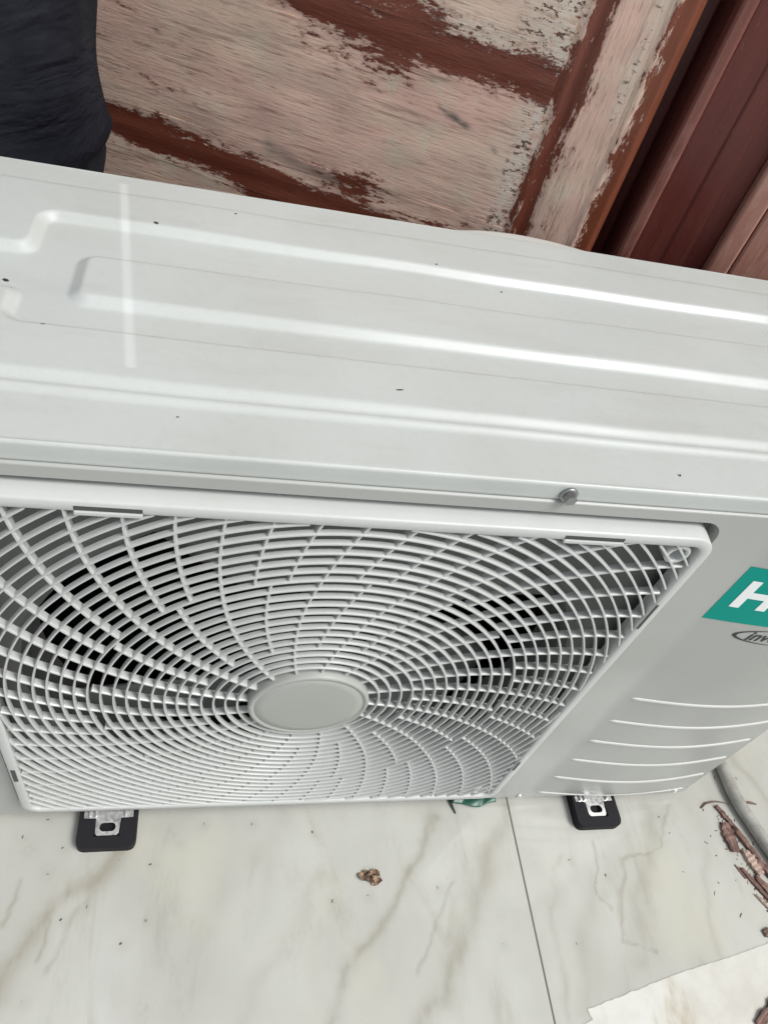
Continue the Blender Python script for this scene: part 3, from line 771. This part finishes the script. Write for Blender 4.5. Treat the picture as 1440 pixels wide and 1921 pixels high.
o = tube('conduit', path, .0075, M_PIPE, seg=20); tag(o, 'grey flexible conduit lying on the floor beside the unit', 'conduit')

t = NT('splinter_wood', .75, 0); g = t.noise(260, 4, .7, (.15, 1, 1)); t.set('Base Color', t.mix(t.ramp(g, .35, .65), (.23, .135, .11), (.06, .035, .028))); t.bump(g, .0008, .9); M_SPL = t.m
t = NT('pale_splinter', .75, 0); g = t.noise(260, 4, .7, (.15, 1, 1)); t.set('Base Color', t.mix(t.ramp(g, .4, .7), (.42, .32, .26), (.20, .13, .10))); t.bump(g, .0008, .9); M_SPP = t.m
M_BLK = NT('dark_side', .7, 0, (.03, .025, .02)).m
def splinter(x, y, L, wd, th, ang, mat, label, seed, group='wood splinters beside the conduit'):
    rr = random.Random(seed); V = []; F = []; n = 10
    for i in range(n + 1):
        u = i / n; w = wd * (1 - .35 * abs(2 * u - 1) ** 3) * rr.uniform(.8, 1.1); h = th * rr.uniform(.75, 1.1); x_ = (u - .5) * L
        j = rr.uniform(-.08, .08) * wd
        for a, b in ((-.5, 0), (-.5, .8), (-.15, 1.0), (.2, .8), (.5, .9), (.5, 0)): V.append(((x_ + (rr.uniform(-.03, .03) * L if i in (0, n) else 0)) * MM, (a * w + j) * MM, (b * h + .15) * MM))
    for i in range(n):
        for k in range(6): F.append((i * 6 + k, i * 6 + (k + 1) % 6, (i + 1) * 6 + (k + 1) % 6, (i + 1) * 6 + k))
    F.append(tuple(range(6))[::-1]); F.append(tuple(range(n * 6, n * 6 + 6)))
    o = from_py('wood_splinter', V, F, mat, None, False); to_floor(o, x, y); o.rotation_euler = (0, 0, math.radians(ang)); tag(o, label, 'splinter', group); return o
splinter(514, -50, 31, 14, 5, -88, M_SPL, 'square brown wood chip, the one nearest the unit on the left of the pile', 1)
splinter(520, -30, 34, 5, 4, -62, M_SPL, 'thin dark splinter at the top end of the pile, against the conduit', 2)
splinter(531, -58, 40, 6, 6, -66, M_SPL, 'dark splinter squeezed between the square chip and the conduit', 3)
splinter(530, -78, 27, 10, 6, -72, M_SPP, 'pale pinkish wood chip in the middle of the pile', 4)
splinter(545, -88, 34, 9, 6, -58, M_SPL, 'brown chip pressed against the lower conduit', 5)
splinter(523, -100, 40, 4, 4, -60, M_SPL, 'long thin splinter below the pale chip', 6)
splinter(537, -112, 44, 8, 5, -65, M_SPL, 'broad brown splinter at the lower end of the pile', 7)
splinter(527, -122, 30, 3, 3, -55, M_SPP, 'thin pale sliver at the lower end of the pile', 8)
splinter(511, -86, 16, 2, 1.5, -65, M_SPL, 'tiny sliver lying to the left of the pale chip', 9)
splinter(517, -146, 15, 8, 4, 10, M_SPL, 'short dark wood crumb alone below the pile', 10)
splinter(481, -214, 40, 15, 5, 30, M_SPL, 'big dark brown flake at the bottom right corner of the picture', 11, None)
splinter(497, -234, 30, 9, 5, 60, M_SPL, 'small flake behind the big dark brown flake', 12, None)
o = tube('twig', [(.492, -.0165, ZF * MM + .001), (.500, -.0115, ZF * MM + .002), (.513, -.0105, ZF * MM + .004), (.524, -.012, ZF * MM + .003), (.531, -.014, ZF * MM + .0015)], .0011, M_SPL, seg=8, rfn=lambda u: .35 + .65 * math.sin(math.pi * min(1, u + .25))); tag(o, 'thin curved twig with its tip touching the conduit', 'twig')
o = tube('twig', [(.551, -.012, ZF * MM + .001), (.560, -.0125, ZF * MM + .0015), (.568, -.0145, ZF * MM + .001)], .0016, M_SPL, seg=8, rfn=lambda u: .4 + .6 * math.sin(math.pi * u)); tag(o, 'short twig on the far side of the conduit', 'twig')

# green scrap of film under the unit edge
t = NT('green_film', .35, 0); t.set('Base Color', t.mix(t.noise(90, 3), (.012, .05, .036), (.03, .13, .09))); M_GRN = t.m
n, m = 40, 10; A, B = np.meshgrid(np.linspace(0, 1, n), np.linspace(0, 1, m), indexing='ij')
wd = 5 + 4 * np.sin(A * 3.0) 
Pg = np.stack([192 + A * 49, 8 - B * (wd + 5) + 1.0 * np.sin(A * 9), 1.2 + 1.6 * np.abs(np.sin(A * 7 + B * 2)) + 1.2 * np.sin(B * 3.1)], -1)
Pg[..., 2] += ZF
o = gridmesh('film_scrap', Pg * MM, M_GRN); tag(o, 'crumpled dark green plastic scrap lying under the front edge of the unit', 'scrap'); s_ = o.modifiers.new('s', 'SOLIDIFY'); s_.thickness = .0005
M_DG = NT('dark_green', .5, 0, (.012, .035, .025)).m
o = tube('stalk', [(.1885, .004, ZF * MM + .003), (.1905, -.004, ZF * MM + .0025), (.1935, -.0125, ZF * MM + .0012)], .0018, M_DG, seg=8, rfn=lambda u: 1 - .6 * u); tag(o, 'small dark pointed stalk beside the green scrap', 'stalk')

# dried brown leaf bits
t = NT('dry_leaf', .7, 0); g = t.noise(220, 4, .7); t.set('Base Color', t.mix(t.ramp(g, .4, .62), (.055, .032, .018), (.36, .24, .16))); M_LEAF = t.m
lf = empty('dried_leaf', (.0945, -.0705, ZF * MM)); tag(lf, 'crumpled dried brown leaf curled on the tiles in front of the unit', 'dried leaf')
V = []; F = []
def lobe(cx, cy, a, b, ang, h, seed):
    n, m = 14, 12; b0 = len(V); rr = random.Random(seed)
    for i in range(n + 1):
        for j in range(m):
            th = 2 * math.pi * j / m; r = i / n; w = 1 + .18 * math.sin(3 * th + seed) + .08 * math.sin(7 * th)
            x = a * r * w * math.cos(th); y = b * r * w * math.sin(th); z = .5 + h * (r ** 2) * (.6 + .5 * math.sin(2 * th + seed)) + .4 * math.sin(9 * r + th * 2) * r
            V.append(((cx + x * math.cos(ang) - y * math.sin(ang)) * MM, (cy + x * math.sin(ang) + y * math.cos(ang)) * MM, max(.1, z) * MM))
    for i in range(n):
        for j in range(m): k = (j + 1) % m; F.append((b0 + i * m + j, b0 + i * m + k, b0 + (i + 1) * m + k, b0 + (i + 1) * m + j))
lobe(-6.5, 2, 5.5, 4.5, .5, 4, 1); lobe(0, -1, 5.5, 4, -1.0, 5, 2); lobe(5.5, -3, 5, 5, .3, 4, 3); lobe(6, 3.5, 5.5, 2.6, -.5, 4, 4)
o = from_py('leaf_blade', V, F, M_LEAF, lf); s_ = o.modifiers.new('s', 'SOLIDIFY'); s_.thickness = .0003

# ------------------------------------------------------------------ PERSON behind the unit (only a trouser leg is in view)
px, py = -.366, .445
person = empty('person', (px, py, ZF * MM), (0, 0, math.radians(-12)))
tag(person, 'person in dark navy trousers standing behind the left end of the unit', 'person')
M_SKIN = NT('skin', .5, 0, (.32, .18, .12)).m
sk = [((0, 0, .93), .115), ((0, 0, 1.08), .12), ((0, -.01, 1.28), .13), ((0, 0, 1.44), .075), ((0, -.01, 1.53), .052), ((0, -.02, 1.60), .085), ((0, -.02, 1.70), .085),
      ((.09, 0, .88), .085), ((.095, -.02, .48), .055), ((.10, .01, .09), .04), ((.105, -.12, .04), .035),
      ((-.09, 0, .88), .085), ((-.095, -.02, .48), .055), ((-.10, .01, .09), .04), ((-.105, -.12, .04), .035),
      ((.18, 0, 1.40), .05), ((.23, .02, 1.12), .04), ((.21, -.12, .92), .03), ((.20, -.18, .86), .03),
      ((-.18, 0, 1.40), .05), ((-.23, .02, 1.12), .04), ((-.21, -.12, .92), .03), ((-.20, -.18, .86), .03)]
ed = [(0, 1), (1, 2), (2, 3), (3, 4), (4, 5), (5, 6), (0, 7), (7, 8), (8, 9), (9, 10), (0, 11), (11, 12), (12, 13), (13, 14), (3, 15), (15, 16), (16, 17), (17, 18), (3, 19), (19, 20), (20, 21), (21, 22)]
me = bpy.data.meshes.new('body'); me.from_pydata([p for p, _ in sk], ed, []); body = link('body', me, M_SKIN, person, False)
sm = body.modifiers.new('skin', 'SKIN'); 
for i, (_, r) in enumerate(sk): me.skin_vertices[0].data[i].radius = (r, r)
me.skin_vertices[0].data[0].use_root = True
sb = body.modifiers.new('sub', 'SUBSURF'); sb.levels = 2; sb.render_levels = 2
t = NT('navy_cloth', .85, 0); w1 = t.noise(900, 2, .6, (1, 1, .3)); w2 = t.noise(12, 3, .6)
t.set('Base Color', t.mix(t.ramp(w2, .35, .7), (.007, .0075, .013), (.016, .017, .022))); t.set('Specular IOR Level', .15); t.bump(t.math('ADD', w1, t.math('MULTIPLY', t.noise(9, 3, .6, (1, 1, 2.2), dist=1.5), 14)), .0006, .9); M_CLOTH = t.m
def leg_mesh(sx):
    V = []; n = 90; m = 48; F = []
    for i in range(n + 1):
        z = .07 + (.90 - .07) * i / n
        r = np.interp(z, [.07, .3, .44, .50, .62, .9], [.092, .090, .086, .083, .082, .108])
        cx = sx * .098; cy = np.interp(z, [.07, .46, .9], [.005, -.018, 0])
        for j in range(m):
            a = 2 * math.pi * j / m
            fold = .006 * math.sin(z * 38 + 2.2 * math.sin(a + 1) + a) * math.exp(-((z - .47) / .12) ** 2) + .0045 * math.sin(z * 24 + 1.5 * math.sin(a * 2 + sx)) + .003 * math.sin(3 * a + z * 9)
            # bunched cloth just above the shin
            fold = fold * .45 + .6 * .004 * math.sin(z * 55 + 3 * math.sin(a * 1.5)) * math.sin(a * 2 + 1) + .004 * math.exp(-((z - .455 - .012 * math.sin(a + .6)) / .010) ** 2) - .004 * math.exp(-((z - .440 - .012 * math.sin(a + .6)) / .008) ** 2)
            rr = r + fold; V.append((cx + rr * math.cos(a), cy + rr * 1.05 * math.sin(a), z))
    for i in range(n):
        for j in range(m): k = (j + 1) % m; F.append((i * m + j, i * m + k, (i + 1) * m + k, (i + 1) * m + j))
    return V, F
V, F = leg_mesh(1); V2, F2 = leg_mesh(-1); b = len(V); V += V2; F += [tuple(i + b for i in q) for q in F2]
b = len(V); n = 8; m = 48
for i in range(n + 1):
    z = .80 + .25 * i / n
    for j in range(m): a = 2 * math.pi * j / m; V.append(((.205 - .03 * i / n) * math.cos(a), (.125 - .005 * i / n) * math.sin(a), z))
for i in range(n):
    for j in range(m): k = (j + 1) % m; F.append((b + i * m + j, b + i * m + k, b + (i + 1) * m + k, b + (i + 1) * m + j))
from_py('trousers', V, F, M_CLOTH, person)
V = []; F = []; n = 20
for i in range(n + 1):
    z = .98 + .48 * i / n; w = np.interp(z, [.98, 1.1, 1.35, 1.43, 1.46], [.19, .185, .215, .17, .07]); d = np.interp(z, [.98, 1.35, 1.46], [.135, .145, .07])
    for j in range(m): a = 2 * math.pi * j / m; V.append((w * math.cos(a), d * math.sin(a), z))
for i in range(n):
    for j in range(m): k = (j + 1) % m; F.append((i * m + j, i * m + k, (i + 1) * m + k, (i + 1) * m + j))
from_py('shirt', V, F, NT('shirt_cloth', .85, 0, (.05, .055, .07)).m, person)


# bright floor patch at the lower right, its brightness painted on an added sheet
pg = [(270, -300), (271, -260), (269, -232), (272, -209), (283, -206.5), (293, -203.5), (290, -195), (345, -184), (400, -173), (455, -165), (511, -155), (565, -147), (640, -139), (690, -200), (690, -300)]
t = NT('bright_patch_tone', .45, 0); b_ = t.mix(t.ramp(t.noise(14, 4, .6), .4, .7), (.56, .56, .52), (.47, .46, .41))
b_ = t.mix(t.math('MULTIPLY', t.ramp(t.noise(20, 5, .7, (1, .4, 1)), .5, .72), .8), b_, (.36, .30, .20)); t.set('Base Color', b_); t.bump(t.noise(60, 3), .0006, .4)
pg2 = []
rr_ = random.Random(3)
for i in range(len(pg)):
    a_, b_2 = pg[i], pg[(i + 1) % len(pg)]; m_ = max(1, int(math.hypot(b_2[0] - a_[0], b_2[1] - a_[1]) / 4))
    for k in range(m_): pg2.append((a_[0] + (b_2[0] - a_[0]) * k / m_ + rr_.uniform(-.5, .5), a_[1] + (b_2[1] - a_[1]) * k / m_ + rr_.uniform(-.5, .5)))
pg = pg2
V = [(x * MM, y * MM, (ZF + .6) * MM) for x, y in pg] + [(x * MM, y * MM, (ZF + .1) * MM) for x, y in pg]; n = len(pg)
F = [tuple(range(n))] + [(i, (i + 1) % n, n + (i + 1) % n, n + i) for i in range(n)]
o = from_py('bright_patch', V, F, t.m, None, False); tag(o, 'bright stained patch on the tiles at the lower right, added as a thin flat sheet', 'bright patch')

V = []; F = []; rr_ = random.Random(11)
for k in range(150):
    u = rr_.random(); x = 512 + 26 * u + rr_.gauss(0, 7); y = -28 - 105 * u + rr_.gauss(0, 7); L = rr_.uniform(.6, 3.2); w = rr_.uniform(.3, 1.0); a = rr_.uniform(0, 3.14); b = len(V)
    if rr_.random() < .15: x = rr_.uniform(430, 560); y = rr_.uniform(-215, 20)
    for du, dw, dz in ((-1, -1, 0), (1, -.6, 0), (.7, 1, 0), (-.8, .8, 0), (0, 0, 1)):
        V.append(((x + du * L * math.cos(a) - dw * w * math.sin(a)) * MM, (y + du * L * math.sin(a) + dw * w * math.cos(a)) * MM, (ZF + .1 + dz * w) * MM))
    F += [(b, b + 1, b + 4), (b + 1, b + 2, b + 4), (b + 2, b + 3, b + 4), (b + 3, b, b + 4)]
o = from_py('wood_crumbs', V, F, M_SPL, None, False); tag(o, 'fine brown wood crumbs scattered around the splinters', 'crumbs', None, 'stuff')
